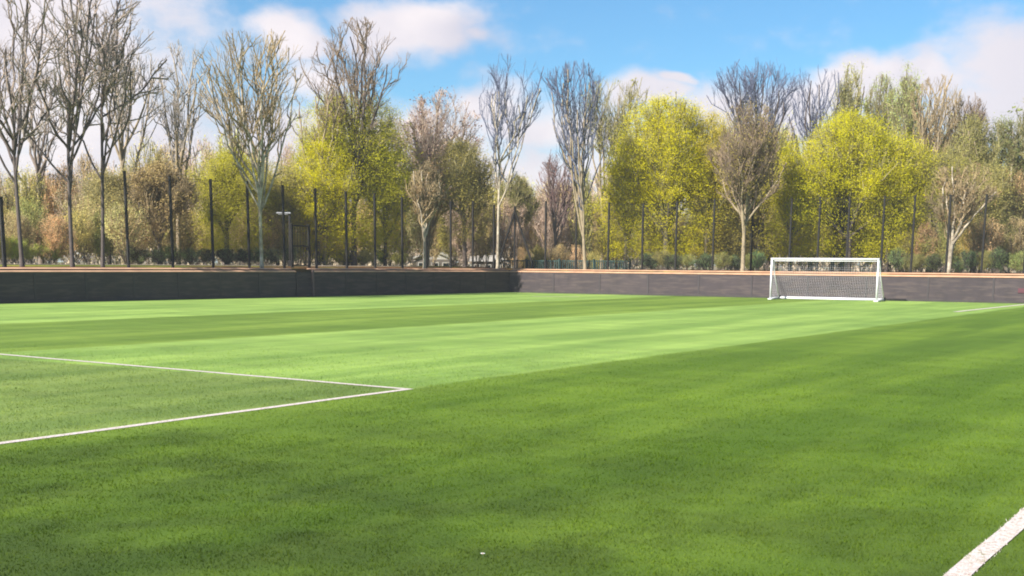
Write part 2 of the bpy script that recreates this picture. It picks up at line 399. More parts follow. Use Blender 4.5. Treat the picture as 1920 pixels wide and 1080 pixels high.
# grass blades, thinning with distance
def blades(seed):
    r = np.random.default_rng(seed); P = []; S = []
    for y0, y1, dens_, sc in ((5.4, 8.5, 3600, 1.0), (8.5, 12, 2000, 1.25), (12, 17, 850, 1.5), (17, 26, 560, 1.7)):
        wmax = .46*y1+.8; N = int(dens_*(y1-y0)*2*wmax)
        x = r.uniform(-wmax, wmax, N); y = r.uniform(y0, y1, N); kp = (np.abs(x) < .46*y+.8) & (r.uniform(0, 1, N) < np.where(y > 15, (26-y)/11, 1))
        P.append(np.stack([x[kp], y[kp]], 1)); S.append(np.full(kp.sum(), sc))
    P = np.concatenate(P); S = np.concatenate(S)
    nn_ = P@np.array([NX.x, NX.y]); aa_ = P@np.array([AX.x, AX.y])
    kp = np.ones(len(P), bool)
    for n0, a0, n1, a1, wd in LINES:
        L = math.hypot(n1-n0, a1-a0); tx, ty = (n1-n0)/L, (a1-a0)/L
        along = (nn_-n0)*tx+(aa_-a0)*ty; off = np.abs((nn_-n0)*-ty+(aa_-a0)*tx)
        kp &= ~((off < wd/2+r.normal(.012, .012, len(P))*np.minimum(S, 2)) & (along > 0) & (along < L))
    P = P[kp]; S = S[kp]; N = len(P)
    # clumps: height follows a coarse pattern
    cl = .75+.35*np.sin(P[:, 0]*7.1+np.sin(P[:, 1]*5.3)*2)*np.sin(P[:, 1]*6.3+np.sin(P[:, 0]*4.1)*2)
    hgt = r.uniform(.009, .021, N)*cl*np.sqrt(S); wd = r.uniform(.0016, .0032, N)*S*1.2
    th = r.uniform(0, 2*np.pi, N); lean = r.uniform(.15, 1.0, N)*hgt; ld = r.uniform(0, 2*np.pi, N)
    V = np.zeros((N, 3, 3), np.float32)
    V[:, 0, 0] = P[:, 0]-np.cos(th)*wd; V[:, 0, 1] = P[:, 1]-np.sin(th)*wd
    V[:, 1, 0] = P[:, 0]+np.cos(th)*wd; V[:, 1, 1] = P[:, 1]+np.sin(th)*wd
    V[:, 2, 0] = P[:, 0]+np.cos(ld)*lean; V[:, 2, 1] = P[:, 1]+np.sin(ld)*lean; V[:, 2, 2] = hgt
    return V.reshape(-1, 3), np.arange(3*N).reshape(N, 3)
V, Fc = blades(3)
tag(link('grass', mkmesh('grass', V, Fc, M['blades'])), 'short mown green grass blades covering the pitch', 'grass', kind='stuff')

# small white daisy near the bottom edge
p = at(905, 1045, 1); d_ = ray(905, 1045); t_ = -EYE/d_.z; fx, fy = d_.x*t_, d_.y*t_
root = empty('daisy', (fx, fy, 0))
mb = MB()
for q in range(9):
    th = q*2*math.pi/9; mb.prism([(.003*math.cos(th), .003*math.sin(th), .022), (.013*math.cos(th-.22), .013*math.sin(th-.22), .024), (.014*math.cos(th+.22), .014*math.sin(th+.22), .024)], (0, 0, .001))
mb.build('petals', M['white_metal'], root)
mb = MB(); mb.tube([(0, 0, .020), (0, 0, .026)], [.004, .003], 8); mb.build('flower_centre', M['coping'], root)
mb = MB(); mb.tube([(0, 0, 0), (.001, 0, .021)], .001, 5); mb.build('stem', M['rail'], root)
tag(root, 'tiny white daisy in the dark grass near the bottom edge', 'flower')

# ------------------------------------------------------------------ board walls
def wall(name, p0, p1, inward, label, panel_w, skip=None, bh=1.22):
    """p0->p1 along the inner face; inward = unit vector towards the pitch"""
    L = (p1-p0).length; X = (p1-p0)/L; Y = -inward
    root = empty(name, p0); q0 = p0
    K = int(round(L/panel_w)); pw = L/K
    for i in range(K):
        c = X*((i+.5)*pw)+Y*(.03+.003*(i % 2)); mb = MB()
        mb.box(c+Vector((0, 0, .06+(bh-.06)/2)), (pw-.03, .05, bh-.06), X, Y, .006)
        mb.build('panel', M['board'], root)
        mb = MB(); mb.box(X*(i*pw)+Y*.02+Vector((0, 0, bh/2)), (.09, .07, bh-.01), X, Y, .006); mb.build('stile', M['stile'], root)
    mb = MB(); mb.box(X*(L/2)+Y*.012+Vector((0, 0, .05)), (L, .085, .10), X, Y, .008); mb.build('kick_rail', M['kick'], root)
    # splayed coping
    mb = MB(); o = Vector((0, 0, bh+.002))
    prof = [Y*-.03, Y*-.03+Vector((0, 0, .03)), Y*.42+Vector((0, 0, .195)), Y*.46+Vector((0, 0, .195)), Y*.46]
    mb.prism([o+q for q in prof][::-1], X*L); mb.build('coping', M['coping'], root)
    return tag(root, label, 'board wall')
gu0, gu1 = online(556, 560, NL, WL), online(588, 560, NL, WL)
for p in (gu0, gu1): p.z = 0
farL = fld(nwall(WA), WA); farL0 = fld(nwall(-8), -8)
wall('board_wall', farL0, gu0, NL, 'dark shaded board wall left of the small gate, with sandy coping', 2.4)
wall('board_wall', gu1, farL, NL, 'dark shaded board wall between the small gate and the far corner', 2.4)
wall('board_wall', farL+NX*.0, fld(6, WA), -AX, 'sunlit mauve grey board wall running behind the white goal', 3.1)
# gate in the boards
root = empty('board_gate', gu0); L = (gu1-gu0).length
mb = MB(); mb.box(DL*(L/2)+NL*-.05+Vector((0, 0, .62)), (L-.16, .05, 1.16), DL, NL, .01); mb.build('gate_leaf', M['board'], root)
mb = MB(); mb.box(DL*(L-.05)+NL*.03+Vector((0, 0, .66)), (.10, .10, 1.32), DL, NL, .012); mb.build('gate_post', M['brown_post'], root)
mb = MB(); mb.box(DL*(.05)+NL*.0+Vector((0, 0, .61)), (.09, .09, 1.22), DL, NL, .012); mb.build('gate_post', M['stile'], root)
mb = MB(); mb.box(DL*(L/2)+NL*-.05+Vector((0, 0, 1.215)), (L-.18, .07, .03), DL, NL, .006); mb.build('top_rail', M['post'], root)
mb = MB(); mb.tube([DL*(L-.25)+NL*.0+Vector((0, 0, .9)), DL*(L-.25)+NL*.06+Vector((0, 0, .9)), DL*(L-.4)+NL*.06+Vector((0, 0, .9))], .012, 6); mb.build('latch', M['post'], root)
tag(root, 'narrow dark gate without coping in the left board wall', 'gate')
# small red plate on the boards at the right edge
q = online(1916, 545, AX, WA-.02)
mb = MB(); mb.box(q, (.35, .02, .22), NX, AX, .004)
tag(mb.build('plate', M['sticker'], origin=q), 'small dull red plate fixed on the boards at the right edge', 'plate')

# ------------------------------------------------------------------ ball stop fence
FN, FA = WL-2.0, WA+2.0
def fence_post(P, top, root):
    mb = MB(); mb.box(Vector((P.x, P.y, (gh_at(P)+top)/2-.1)), (.095, .095, top-gh_at(P)+.2), AX, NX, .01)
    mb.box(Vector((P.x, P.y, top+.01)), (.115, .115, .03), AX, NX, .008)
    return mb
def gh_at(P): return gh(P.dot(NX), P.dot(AX))
def run(name, us, axis, val, tops, label):
    pts = [online(u, 440, axis, val) for u in us]
    root = empty(name, (pts[0].x, pts[0].y, gh_at(pts[0]))); o = root.location
    for p, tp in zip(pts, tops):
        mb = fence_post(p, tp, root); mb.V = [v-o for v in mb.V]; mb.build('post', M['post'], root)
    for (p, tp), (q, tq) in zip(zip(pts[:-1], tops[:-1]), zip(pts[1:], tops[1:])):
        D = Vector((q.x-p.x, q.y-p.y, 0)); L = D.length; D.normalize(); zb = 1.42
        # wire panel with local x along the fence; thin like real mesh
        e = D.cross(Vector((0, 0, 1)))*.002
        V = [(0, 0, zb), (L, 0, zb), (L, 0, tq-.06), (0, 0, tp-.06)]
        me = mkmesh('mesh_panel', V, [[0, 1, 2, 3]], M['wire'])
        pn_ = link('mesh_panel', me, root); pn_.location = (p.x-o.x, p.y-o.y, -o.z); pn_.rotation_euler = (0, 0, math.atan2(D.y, D.x))
        mb = MB()
        mb.tube([Vector((p.x, p.y, tp-.05))-o, Vector((q.x, q.y, tq-.05))-o], .007, 5)
        mb.build('top_wire', M['post'], root)
    return root, pts
usL = [238.5, 322, 398, 466, 532, 592.5, 649.5, 703, 754, 799, 845, 886.5, 926, 965]
vtL = [322, 331, 337, 340, 348, 354, 360, 363, 370, 373, 378, 378, 384, 387]
def ztop(u, v, axis, val): return online(u, v, axis, val).z
fr, fp = run('ball_stop_fence', usL, NL, FN, [ztop(u, v, NL, FN) for u, v in zip(usL, vtL)], '')
tag(fr, 'tall dark mesh ball stop fence on many posts above the left board wall', 'fence')
# diagonal struts at the corner post
c = fp[-1]; o = fr.location
for (ub, Yd) in ((930, 1.0), (1003, 1.0)):
    b0 = at(ub, 500, c.y-.3); mb = MB()
    mb.tube([Vector((c.x, c.y-.06, 5.0))-o, Vector((b0.x, c.y-.3, 1.25))-o], .075, 6); mb.build('brace', M['post'], fr)
usR = [1023, 1080.5, 1141, 1205, 1268, 1338, 1410, 1482, 1535, 1590, 1655, 1712, 1778, 1845, 1925]
vtR = [378, 379, 380, 382, 378, 374, 372, 372, 370, 370, 368, 367, 366, 365, 363]
run_r, fpr = run('ball_stop_fence', usR, AX, FA, [ztop(u, v, AX, FA) for u, v in zip(usR, vtR)], '')
tag(run_r, 'tall dark mesh ball stop fence behind the goal, over the right board wall', 'fence')
# lone short post at the left edge
p = online(5, 440, NL, FN); tp = ztop(3, 370, NL, FN)
mb = MB(); mb.box((p.x, p.y, (1.3+tp)/2), (.13, .13, tp-1.3), DL, NL, .012); mb.box((p.x, p.y, tp+.012), (.16, .16, .03), DL, NL, .008)
tag(mb.build('post', M['post'], origin=(p.x, p.y, 1.36)), 'lone dark post at the far left edge of the photo', 'post')

# gate frame in the fence and lamp
p = online(563, 440, NL, FN-.9); root = empty('fence_gate', (p.x, p.y, 1.4))
hw = (online(580, 440, NL, FN-.9)-online(548, 440, NL, FN-.9)).length/2
for s in (-1, 1):
    mb = MB(); mb.box(DL*(s*hw)+Vector((0, 0, 1.15)), (.11, .11, 2.3), DL, NL, .01); mb.build('gate_post', M['post'], root)
mb = MB(); mb.box(Vector((0, 0, 2.2)), (2*hw-.13, .06, .08), DL, NL, .01); mb.box(Vector((0, 0, .15)), (2*hw-.13, .06, .06), DL, NL, .01); mb.box(Vector((0, 0, 1.15)), (2*hw-.13, .05, .06), DL, NL, .01)
for q in np.linspace(-hw+.2, hw-.2, 5): mb.box(DL*float(q)+Vector((0, 0, 1.16)), (.018, .018, 2.0), DL, NL)
mb.build('gate_leaf', M['post'], root)
mb = MB(); mb.box(DL*(hw-.2)+NL*.06+Vector((0, 0, 1.0)), (.1, .05, .18), DL, NL, .01); mb.build('lock', M['stile'], root)
tag(root, 'dark barred steel gate standing behind the mesh fence above the board gate', 'gate')
p = online(543.5, 440, NL, FN-2.6); zt = ztop(543.5, 402, NL, FN-2.6); root = empty('lamp_post', (p.x, p.y, 1.4)); hgt = zt-1.4
mb = MB(); mb.tube([(0, 0, -.2), (0, 0, hgt*.5), (0, 0, hgt)], [.085, .07, .06], 8); mb.build('pole', M['post'], root, smooth=True)
mb = MB(); mb.box((0, 0, .2), (.26, .26, .4), bev=.03); mb.build('base', M['post'], root)
mb = MB(); mb.box((-.3, 0, hgt+.06), (.78, .26, .10), bev=.035); hd = mb.build('lamp_head', M['lamp_head'], root)
mb = MB(); mb.box((-.34, 0, hgt-.002), (.5, .18, .03), bev=.01); mb.build('lens', M['net'], hd)
tag(root, 'slim dark lamp post with a white horizontal lamp head near the gate', 'lamp post')

# green picket railing beyond the corner
def railing():
    A0 = at(928, 500, 84); A1 = at(1182, 500, 77); A0.z = A1.z = 1.2
    D = (A1-A0); L = D.length; D.normalize(); Y = D.cross(Vector((0, 0, 1)))
    root = empty('picket_railing', A0)
    for z in (.12, .72):
        mb = MB(); mb.box(D*(L/2)+Vector((0, 0, z)), (L, .05, .06), D, Y, .008); mb.build('rail', M['rail'], root)
    K = int(L/.16); mb = MB()
    for i in range(K): mb.box(D*((i+.5)*L/K)+Vector((0, 0, .40)), (.055, .03, .74), D, Y)
    mb.build('pickets', M['rail'], root)
    for i in range(5):
        mb = MB(); mb.box(D*(i*L/4)+Y*.05+Vector((0, 0, .42)), (.09, .09, .88), D, Y, .012); mb.build('post', M['rail'], root)
    tag(root, 'low teal green picket railing beyond the far corner of the pitch', 'railing')
railing()

# ------------------------------------------------------------------ far bungalows
def house(u0, u1, Y, vr, ve, roof, label, dep=6, gable=False):
    a = at(u0, ve, Y); b_ = at(u1, ve, Y); ridge = at((u0+u1)/2, vr, Y).z; eave = a.z; W = b_.x-a.x
    c = Vector(((a.x+b_.x)/2, Y+dep/2, 0)); root = empty('bungalow', c)
    mb = MB(); mb.box((0, 0, eave/2), (W-.4, dep-.4, eave)); wl = mb.build('wall', M['house_wall'], root)
    mb = MB(); h = W/2
    if gable:
        mb.prism([(-h, -dep/2, eave), (0, -dep/2, ridge), (h, -dep/2, eave), (h, -dep/2, eave+.15), (0, -dep/2, ridge+.15), (-h, -dep/2, eave+.15)], (0, dep, 0))
        mb.prism([(-h+.3, -dep/2+.25, eave), (h-.3, -dep/2+.25, eave), (0, -dep/2+.25, ridge-.05)], (0, .1, 0))
    else:
        mb.prism([(-h, -dep/2, eave), (-h, 0, ridge), (-h, dep/2, eave)], (W, 0, 0))
    mb.build('roof', roof, root)
    for k_ in (-.28, .05, .32):
        mb = MB(); mb.box((k_*W, -dep/2+.19, eave-.75), (min(1.1, W*.16), .06, .95)); wdw = mb.build('window', M['dark_glass'], root)
        f_ = MB()
        for dx in (-.5, .5): f_.box((k_*W+dx*min(1.15, W*.17), -dep/2+.15, eave-.75), (.06, .06, 1.05))
        for dz in (-.5, .5): f_.box((k_*W, -dep/2+.147, eave-.75+dz), (min(1.15, W*.17), .06, .06))
        f_.build('window_frame', M['roof_white'], wdw)
    tag(root, label, 'house')
house(774, 850, 96, 470, 486, M['roof_white'], 'small far house with a white roof seen below the brown round crowned tree', gable=True)
house(880, 944, 97, 473, 490, M['roof_white'], 'small far white roofed building just left of the diagonal fence braces', 5)
house(972, 1120, 104, 473, 487, M['roof_tan'], 'low far house with a long straw coloured roof above the green railing')

# ------------------------------------------------------------------ the goal
def goal():
    ga = 60.91; n0, n1 = -23.0, -17.55; H = 2.06; bd, td = 1.3, .28
    root = empty('football_goal', fld((n0+n1)/2, ga)); o = root.location
    P = lambda n, a, z: fld(n, a, z)-o
    R = .047
    for n in (n0, n1):
        mb = MB(); mb.tube([P(n, ga, 0), P(n, ga, H-R)], R, 12); mb.build('post', M['white_metal'], root, smooth=True)
    mb = MB(); mb.tube([P(n0-R, ga, H), P(n1+R, ga, H)], R, 12); mb.build('crossbar', M['white_metal'], root, smooth=True)
    mb = MB(); mb.tube([P(n0, ga+bd, .07), P(n1, ga+bd, .07)], .07, 10); mb.build('back_bar', M['white_metal'], root, smooth=True)
    mb = MB(); mb.tube([P(n0, ga+td, H-.10), P(n1, ga+td, H-.10)], .022, 8); mb.build('net_bar', M['white_metal'], root, smooth=True)
    for n in (n0, n1):
        mb = MB(); mb.tube([P(n, ga, .06), P(n, ga+bd, .06)], .055, 10); mb.build('side_bar', M['white_metal'], root, smooth=True)
        mb = MB(); mb.tube([P(n, ga, H), P(n, ga+td, H-.10), P(n, ga+td+.22, H*.6), P(n, ga+bd, .06)], .028, 8); mb.build('net_support', M['white_metal'], root, smooth=True)
        mb = MB(); mb.box(P(n, ga, .03), (.2, .24, .06), NX, AX, .012); mb.build('foot', M['white_metal'], root)
        mb = MB()
        for s in (-.04, .04): mb.tube([P(n+s-.02, ga+bd+.02, .10), P(n+s+.02, ga+bd+.02, .10)], .10, 14)
        mb.build('wheel', M['post'], root)
    # net: roof, back, both sides
    def prof(t):    # t 0..1 from crossbar over the top bar down to the ground bar
        pts = [(0, H), (td, H-.10), (td+.22, H*.6), (bd, .10)]
        ls = [math.dist(pts[i], pts[i+1]) for i in range(3)]; T = t*sum(ls)
        for i in range(3):
            if T <= ls[i] or i == 2:
                f = min(T/ls[i], 1); return (pts[i][0]+(pts[i+1][0]-pts[i][0])*f, pts[i][1]+(pts[i+1][1]-pts[i][1])*f)
            T -= ls[i]
    mb = MB(); r = .0026; K = 46
    for i in range(K+1):
        n = n0+(n1-n0)*i/K
        mb.tube([P(n, ga+prof(t)[0]+.03*math.sin(i*.7)*math.sin(t*3.1), prof(t)[1]-.02*math.sin(t*3)) for t in np.linspace(0, 1, 7)], r, 3, False)
    for j in range(25):
        t = j/24; a_, z_ = prof(t)
        mb.tube([P(n0+(n1-n0)*q, ga+a_+.03*math.sin(q*K*.7)*math.sin(t*3.1), z_-.02*math.sin(t*3)) for q in np.linspace(0, 1, 14)], r, 3, False)
    mb.build('net', M['net'], root)
    r = .003
    for n in (n0, n1):
        mb = MB()
        for j in range(1, 18):
            z = H*j/18
            # depth of the side at this height
            am = bd*(1-z/(H*.6))+(td+.22)*(z/(H*.6)) if z < H*.6 else (td+.22)*(1-(z-H*.6)/(H*.4-.1))+td*((z-H*.6)/(H*.4-.1)) if z < H-.1 else td*(H-z)/.1
            mb.tube([P(n, ga, z), P(n, ga+am, z)], r, 3, False)
        for j in range(1, 11):
            a_ = bd*j/11
            zt = H-.1*a_/td if a_ < td else (H-.1-(a_-td)/.22*(H*.4-.1) if a_ < td+.22 else H*.6*(bd-a_)/(bd-td-.22)); mb.tube([P(n, ga+a_, .06), P(n, ga+a_, zt)], r, 3, False)
        mb.build('side_net', M['net'], root)
    tag(root, 'white football goal with a fine white net in front of the right board wall', 'goal')
goal()

# ------------------------------------------------------------------ trees
def tubes(pts, rad, k):
    """pts (B,P,3), rad (B,P) -> verts, quads"""
    B, Pn, _ = pts.shape
    t = np.gradient(pts, axis=1); t /= np.linalg.norm(t, axis=2, keepdims=True)+1e-9
    ref = np.tile(np.array([.31, .17, .94]), (B, Pn, 1)); flip = np.abs((t*ref).sum(2)) > .93
    ref[flip] = (1, 0, 0)
    a = np.cross(t, ref); a /= np.linalg.norm(a, axis=2, keepdims=True)+1e-9; b = np.cross(t, a)
    th = np.arange(k)*2*np.pi/k
    V = pts[:, :, None, :]+rad[:, :, None, None]*(a[:, :, None, :]*np.cos(th)[None, None, :, None]+b[:, :, None, :]*np.sin(th)[None, None, :, None])
    idx = np.arange(B*Pn*k).reshape(B, Pn, k); nx = np.roll(idx, -1, axis=2)
    Fq = np.stack([idx[:, :-1], nx[:, :-1], nx[:, 1:], idx[:, 1:]], axis=-1).reshape(-1, 4)
    return V.reshape(-1, 3), Fq
def join(parts):
    Vs, Fs, o = [], [], 0
    for V, F_ in parts: Vs.append(V); Fs.append(F_+o); o += len(V)
    return np.concatenate(Vs), np.concatenate(Fs)
def bez(p0, p1, p2, s): return p0*(1-s)**2+p1*2*s*(1-s)+p2*s*s

class Skel:
    """branching skeleton inside an envelope: height H, crown from hb, radii (rx), centre offset cx, profile peak pk"""
    def __init__(s, seed, H, fork, hb, R, cx=0.0, pk=.62, nl=7, r0=.14, up=.75, dens=(9, 7, 4), leader=False, stems=1, flat=1.0, wig=.12, vol=0.0, lump=.26, base=.03, tlo=.62):
        r = s.r = np.random.default_rng(seed); s.H, s.hb, s.R, s.cx, s.pk, s.flat = H, hb, R, cx, pk, flat; s.vol = vol; s.lm = lump; s.base = base; s.ph = s.r.uniform(0, 6.28, 3)
        P = 8
        # trunk
        T = []
        for q in range(stems):
            off = r.normal(0, .25*(stems > 1), 2)
            tip = np.array([cx*.25+off[0]*2, off[1]*2, fork])
            base = np.array([off[0], off[1], -.25]); mid = (base+tip)/2+np.array([r.normal(0, .05), r.normal(0, .05), 0])*fork*.15
            T.append(np.array([bez(base, mid, tip, t) for t in np.linspace(0, 1, P)]))
        s.trunk = np.array(T); rr = r0/math.sqrt(stems)
        s.trunk_r = np.tile(np.linspace(rr*1.15, rr*.72, P), (stems, 1)); s.trunk_r[:, 0] *= 1.25
        L, LR = [], []
        for i in range(nl):
            th = i*2.399+r.uniform(-.4, .4); f = r.uniform(.35, 1.0)**.7
            tt = r.uniform(tlo, 1.0); rad = s.prof(tt)*R*f*.95
            tip = np.array([cx+math.cos(th)*rad, math.sin(th)*rad*flat, hb+(H-hb)*tt*(1-.22*f*f)])
            if leader and i == 0: tip = np.array([cx, 0, H*.98])
            st = s.trunk[i % stems]
            q = r.uniform(.55, 1.0) if not leader else r.uniform(.35, 1.0)
            if i < 3: q = 1.0
            j = q*(P-1); j0 = min(int(j), P-2); p0 = st[j0]+(st[j0+1]-st[j0])*(j-j0)
            dist = tip-p0
            c1 = p0+np.array([dist[0]*.62, dist[1]*.62, dist[2]*.36])+r.normal(0, .15, 3)
            s_ = np.linspace(0, 1, 9); pl = np.array([bez(p0, c1, tip, t) for t in s_])
            wv = np.cumsum(r.normal(0, wig, (9, 3)), axis=0)*np.array([1, 1, .3]); wv -= wv[0]; pl = pl+wv*s_[:, None]
            L.append(pl); LR.append(np.linspace(rr*.62, .034, 9))
        s.limbs = np.array(L); s.limbs_r = np.array(LR)
        Lm = np.linalg.norm(s.limbs[:, -1]-s.limbs[:, 0], axis=1)
        s.sec, s.sec_r = s.spawn(s.limbs, dens[0], .46, .28, up, (.040, .020), 6, .22, 1.0)
        s.ter, s.ter_r = s.spawn(s.sec, dens[1], .52, .25, up, (.019, .010), 5, .15, 1.0)
        s.twg, s.twg_r = s.spawn(s.ter, dens[2], .60, .3, up, (.011, .007), 4, .2, 1.0)
    def prof(s, t):
        t = np.clip(t, 0, 1); pk = s.pk
        return np.where(t < pk, np.sin(np.clip(t/pk, 0, 1)*np.pi/2)**.9, np.clip(1-((t-pk)/(1-pk))**2, 0, 1)**.62)*np.where(t < pk, 1-s.base, 1.0)+np.where(t < pk, s.base, 0.0)
    def lump(s, th, t):
        return 1+s.lm*(np.sin(3*th+s.ph[0]+4*t)*.5+np.sin(5*th+s.ph[1]-7*t)*.35+np.sin(9*t+s.ph[2]+2*th)*.45)
    def inside(s, p):
        t = (p[..., 2]-s.hb)/(s.H-s.hb); rr = np.hypot(p[..., 0]-s.cx, p[..., 1]/s.flat)
        th = np.arctan2(p[..., 1], p[..., 0]-s.cx)
        return (t < 1) & (rr < s.prof(t)*s.R*1.04*s.lump(th, t))
    def spawn(s, par, n, lf, var, up, rads, P, tmin, tmax):
        r = s.r; B = len(par); Pp = par.shape[1]
        idx = np.repeat(np.arange(B), n); N = len(idx)
        t = r.uniform(tmin, tmax, N)*(Pp-1)*.999; j = t.astype(int); f = (t-j)[:, None]
        p0 = par[idx, j]*(1-f)+par[idx, j+1]*f
        tg = par[idx, j+1]-par[idx, j]; tg /= np.linalg.norm(tg, axis=1, keepdims=True)+1e-9
        q = r.normal(size=(N, 3)); q -= (q*tg).sum(1, keepdims=True)*tg; q /= np.linalg.norm(q, axis=1, keepdims=True)
        out = p0-np.array([s.cx, 0, 0]); out[:, 2] = 0; out /= np.linalg.norm(out, axis=1, keepdims=True)+.3
        ang = r.uniform(.45, .95, N)[:, None]
        d = tg*np.cos(ang)+q*np.sin(ang)+out*.18; d[:, 2] += up*.35; d /= np.linalg.norm(d, axis=1, keepdims=True)
        plen = np.linalg.norm(par[:, -1]-par[:, 0], axis=1)[idx]
        ln = plen*lf*(1-.35*t/(Pp-1))*r.uniform(1-var*1.6, 1+var, N); ln = np.maximum(ln, .25)
        for _ in range(5):
            tip = p0+d*ln[:, None]; tip[:, 2] += .22*up*ln
            ln = np.where(s.inside(tip), ln, ln*.72)
        sg = np.linspace(0, 1, P)
        pts = p0[:, None]+d[:, None]*(ln[:, None]*sg)[..., None]
        pts[:, :, 2] += up*.28*ln[:, None]*sg**2
        wv = np.cumsum(r.normal(0, .055, (N, P, 3)), axis=1)*ln[:, None, None]; wv -= wv[:, :1]; pts = pts+wv
        rad = np.tile(np.linspace(rads[0], rads[1], P), (N, 1))
        return pts, rad
    def wood(s): return join([tubes(s.trunk, s.trunk_r, 9), tubes(s.limbs, s.limbs_r, 6)])
    def twigs(s, lv=3):
        ps = [tubes(s.sec, s.sec_r, 4)]
        if lv > 1: ps.append(tubes(s.ter, s.ter_r, 3))
        if lv > 2: ps.append(tubes(s.twg, s.twg_r, 3))
        return join(ps)
    def leaves(s, n, size, spread=.35, clumps=0, low=0.0):
        r = s.r; src = s.ter.reshape(-1, 3)
        if low: src = src[src[:, 2] > low]
        if clumps:
            src = src[r.integers(0, len(src), clumps)]
        c = src[r.integers(0, len(src), n)]+r.normal(0, spread, (n, 3))
        if s.vol:                               # clumps through the whole crown, denser towards its skin
            nv = int(n*s.vol); nc = max(nv//42, 1); t = r.uniform(0.0, .97, nc); th = r.uniform(0, 6.283, nc); q = r.uniform(.25, 1, nc)**.55
            rr = s.prof(t)*s.R*q*s.lump(th, t); cc = np.stack([s.cx+np.cos(th)*rr, np.sin(th)*rr*s.flat, s.hb+(s.H-s.hb)*t], 1)
            wt = r.integers(0, nc, nv); c[:nv] = cc[wt]+r.normal(0, .30, (nv, 3))*r.uniform(.5, 1.5, nc)[wt][:, None]*np.array([1.25, 1.25, .7])
        return leafquads(r, c, size)
def leafquads(r, c, size):
    n = len(c); sz = r.uniform(.55, 1.25, n)[:, None]*size
    nr = r.normal(size=(n, 3)); nr[:, 2] = np.abs(nr[:, 2])+.1; nr[:, 1] -= .25; nr /= np.linalg.norm(nr, axis=1, keepdims=True)
    a = np.cross(nr, r.normal(size=(n, 3))); a /= np.linalg.norm(a, axis=1, keepdims=True); b = np.cross(nr, a)
    V = np.stack([c-a*sz, c-b*sz*.55+a*sz*.1, c+a*sz, c+b*sz*.55+a*sz*.1], 1)
    V[:, 2] -= nr*sz*.25
    return V.reshape(-1, 3), np.arange(4*n).reshape(n, 4)

def yfence(u):
    a, b_ = online(u, 440, NL, FN), online(u, 440, AX, FA)
    return a.y if u < 965 else b_.y
def tree(name, label, cat, u, Y, vtop, vfork, u0, u1, bark, twc, seed, group=None, vhb=None, leaf=None, lv=3, zb=1.4, **kw):
    """u = bearing of the trunk foot, Y = distance, v* = sight elevations turned into real heights at that distance"""
    off = kw.pop('off', None); off = max((Y-60)*.8, 3.0 if u > 965 else 7.5) if off is None else off
    Y = yfence(min(max(u, -40), 1960))+off; foot = at(u, 500, Y); z = lambda v: at(u, v, Y).z-zb
    H = z(vtop); fork = z(vfork); hb = z(vhb) if vhb else fork*.95
    xl, xr = at(u0, 400, Y).x, at(u1, 400, Y).x
    R = (xr-xl)/2; cx = (xl+xr)/2-foot.x
    root = empty(name, (foot.x, Y, zb))
    if not leaf: d_ = kw.get('dens', (9, 7, 4)); kw['dens'] = (max(int(d_[0]*.75), 5), max(int(d_[1]*.65), 4), max(int(d_[2]*.75), 2))
    sk = Skel(seed, H, fork, hb, R, cx, **kw)
    V, Fq = sk.wood(); link('trunk', mkmesh('trunk', V, Fq, M[bark], True), root)
    V, Fq = sk.twigs(lv); t_ = link('twigs', mkmesh('twigs', V, Fq, M['twig']), root); t_.color = twc
    if leaf:
        n, size, spread, clumps, colr = leaf[:5]
        V, Fq = sk.leaves(n, size, spread, clumps, leaf[5] if len(leaf) > 5 else 0)
        f_ = link('foliage', mkmesh('foliage', V, Fq, M['leaf']), root); f_.color = colr
    tag(root, label, cat, group); return root

TW = dict(rosy=lin(186, 162, 142, 1.2), grey=lin(156, 140, 126, 1.05), brown=lin(146, 126, 106, 0.95), tan=lin(170, 148, 112, 0.93), blue=lin(96, 100, 118, 0.83), slate=lin(112, 116, 134, .95), dark=lin(88, 78, 76, 0.83),
          purple=lin(142, 116, 110, 0.93), olive=lin(158, 148, 104, 0.95), pale=lin(172, 160, 148, 1.05))
YEL = lin(232, 221, 34, 0.90); YG = lin(206, 198, 62, 0.87); OLV = lin(186, 180, 96, 0.83); BRN = lin(156, 128, 84, 0.83); GRN = lin(164, 172, 98, 0.83)
RED = lin(150, 112, 96, 0.83)
# bare trees on the left
tree('bare_tree', 'bare grey tree at the left edge, crown cut by the top of the photo', 'tree', 42, 58, -150, 262, -130, 175, 'bark_dark', TW['grey'], 11, tlo=.3, up=.45, pk=.5, off=1.2, nl=12, r0=0.085, dens=(8, 6, 4), vhb=310)
tree('bare_tree', 'bare grey tree with slim dark trunk, second tall tree from the left edge', 'tree', 136, 58, -150, 262, 15, 280, 'bark_dark', TW['grey'], 12, tlo=.3, up=.45, pk=.5, off=1.2, nl=12, r0=0.085, dens=(8, 6, 4), vhb=290)
tree('bare_tree', 'third tall bare tree, just left of the first fence post, limbs spreading right', 'tree', 192, 59, -20, 205, 84, 388, 'bark_dark', TW['grey'], 13, tlo=.3, up=.45, off=1.3, nl=11, r0=0.075, dens=(8, 6, 4), leader=False, vhb=240, pk=.55)
tree('bare_tree', 'pale hazy bare tree in the gap right of the first fence post', 'tree', 232, 78, 85, 290, 170, 330, 'bark_tan', TW['pale'], 14, nl=8, r0=.13, dens=(8, 6, 4))
tree('bare_tree', 'pale hazy bare tree rising behind the third fence post', 'tree', 335, 76, 75, 320, 285, 420, 'bark_tan', TW['pale'], 15, nl=8, r0=.12, dens=(9, 6, 4))
tree('bare_tree', 'hazy thin bare tree far behind the two left edge trees', 'tree', 78, 82, 120, 320, 0, 170, 'bark', TW['pale'], 16, nl=8, r0=.14, dens=(8, 6, 4))
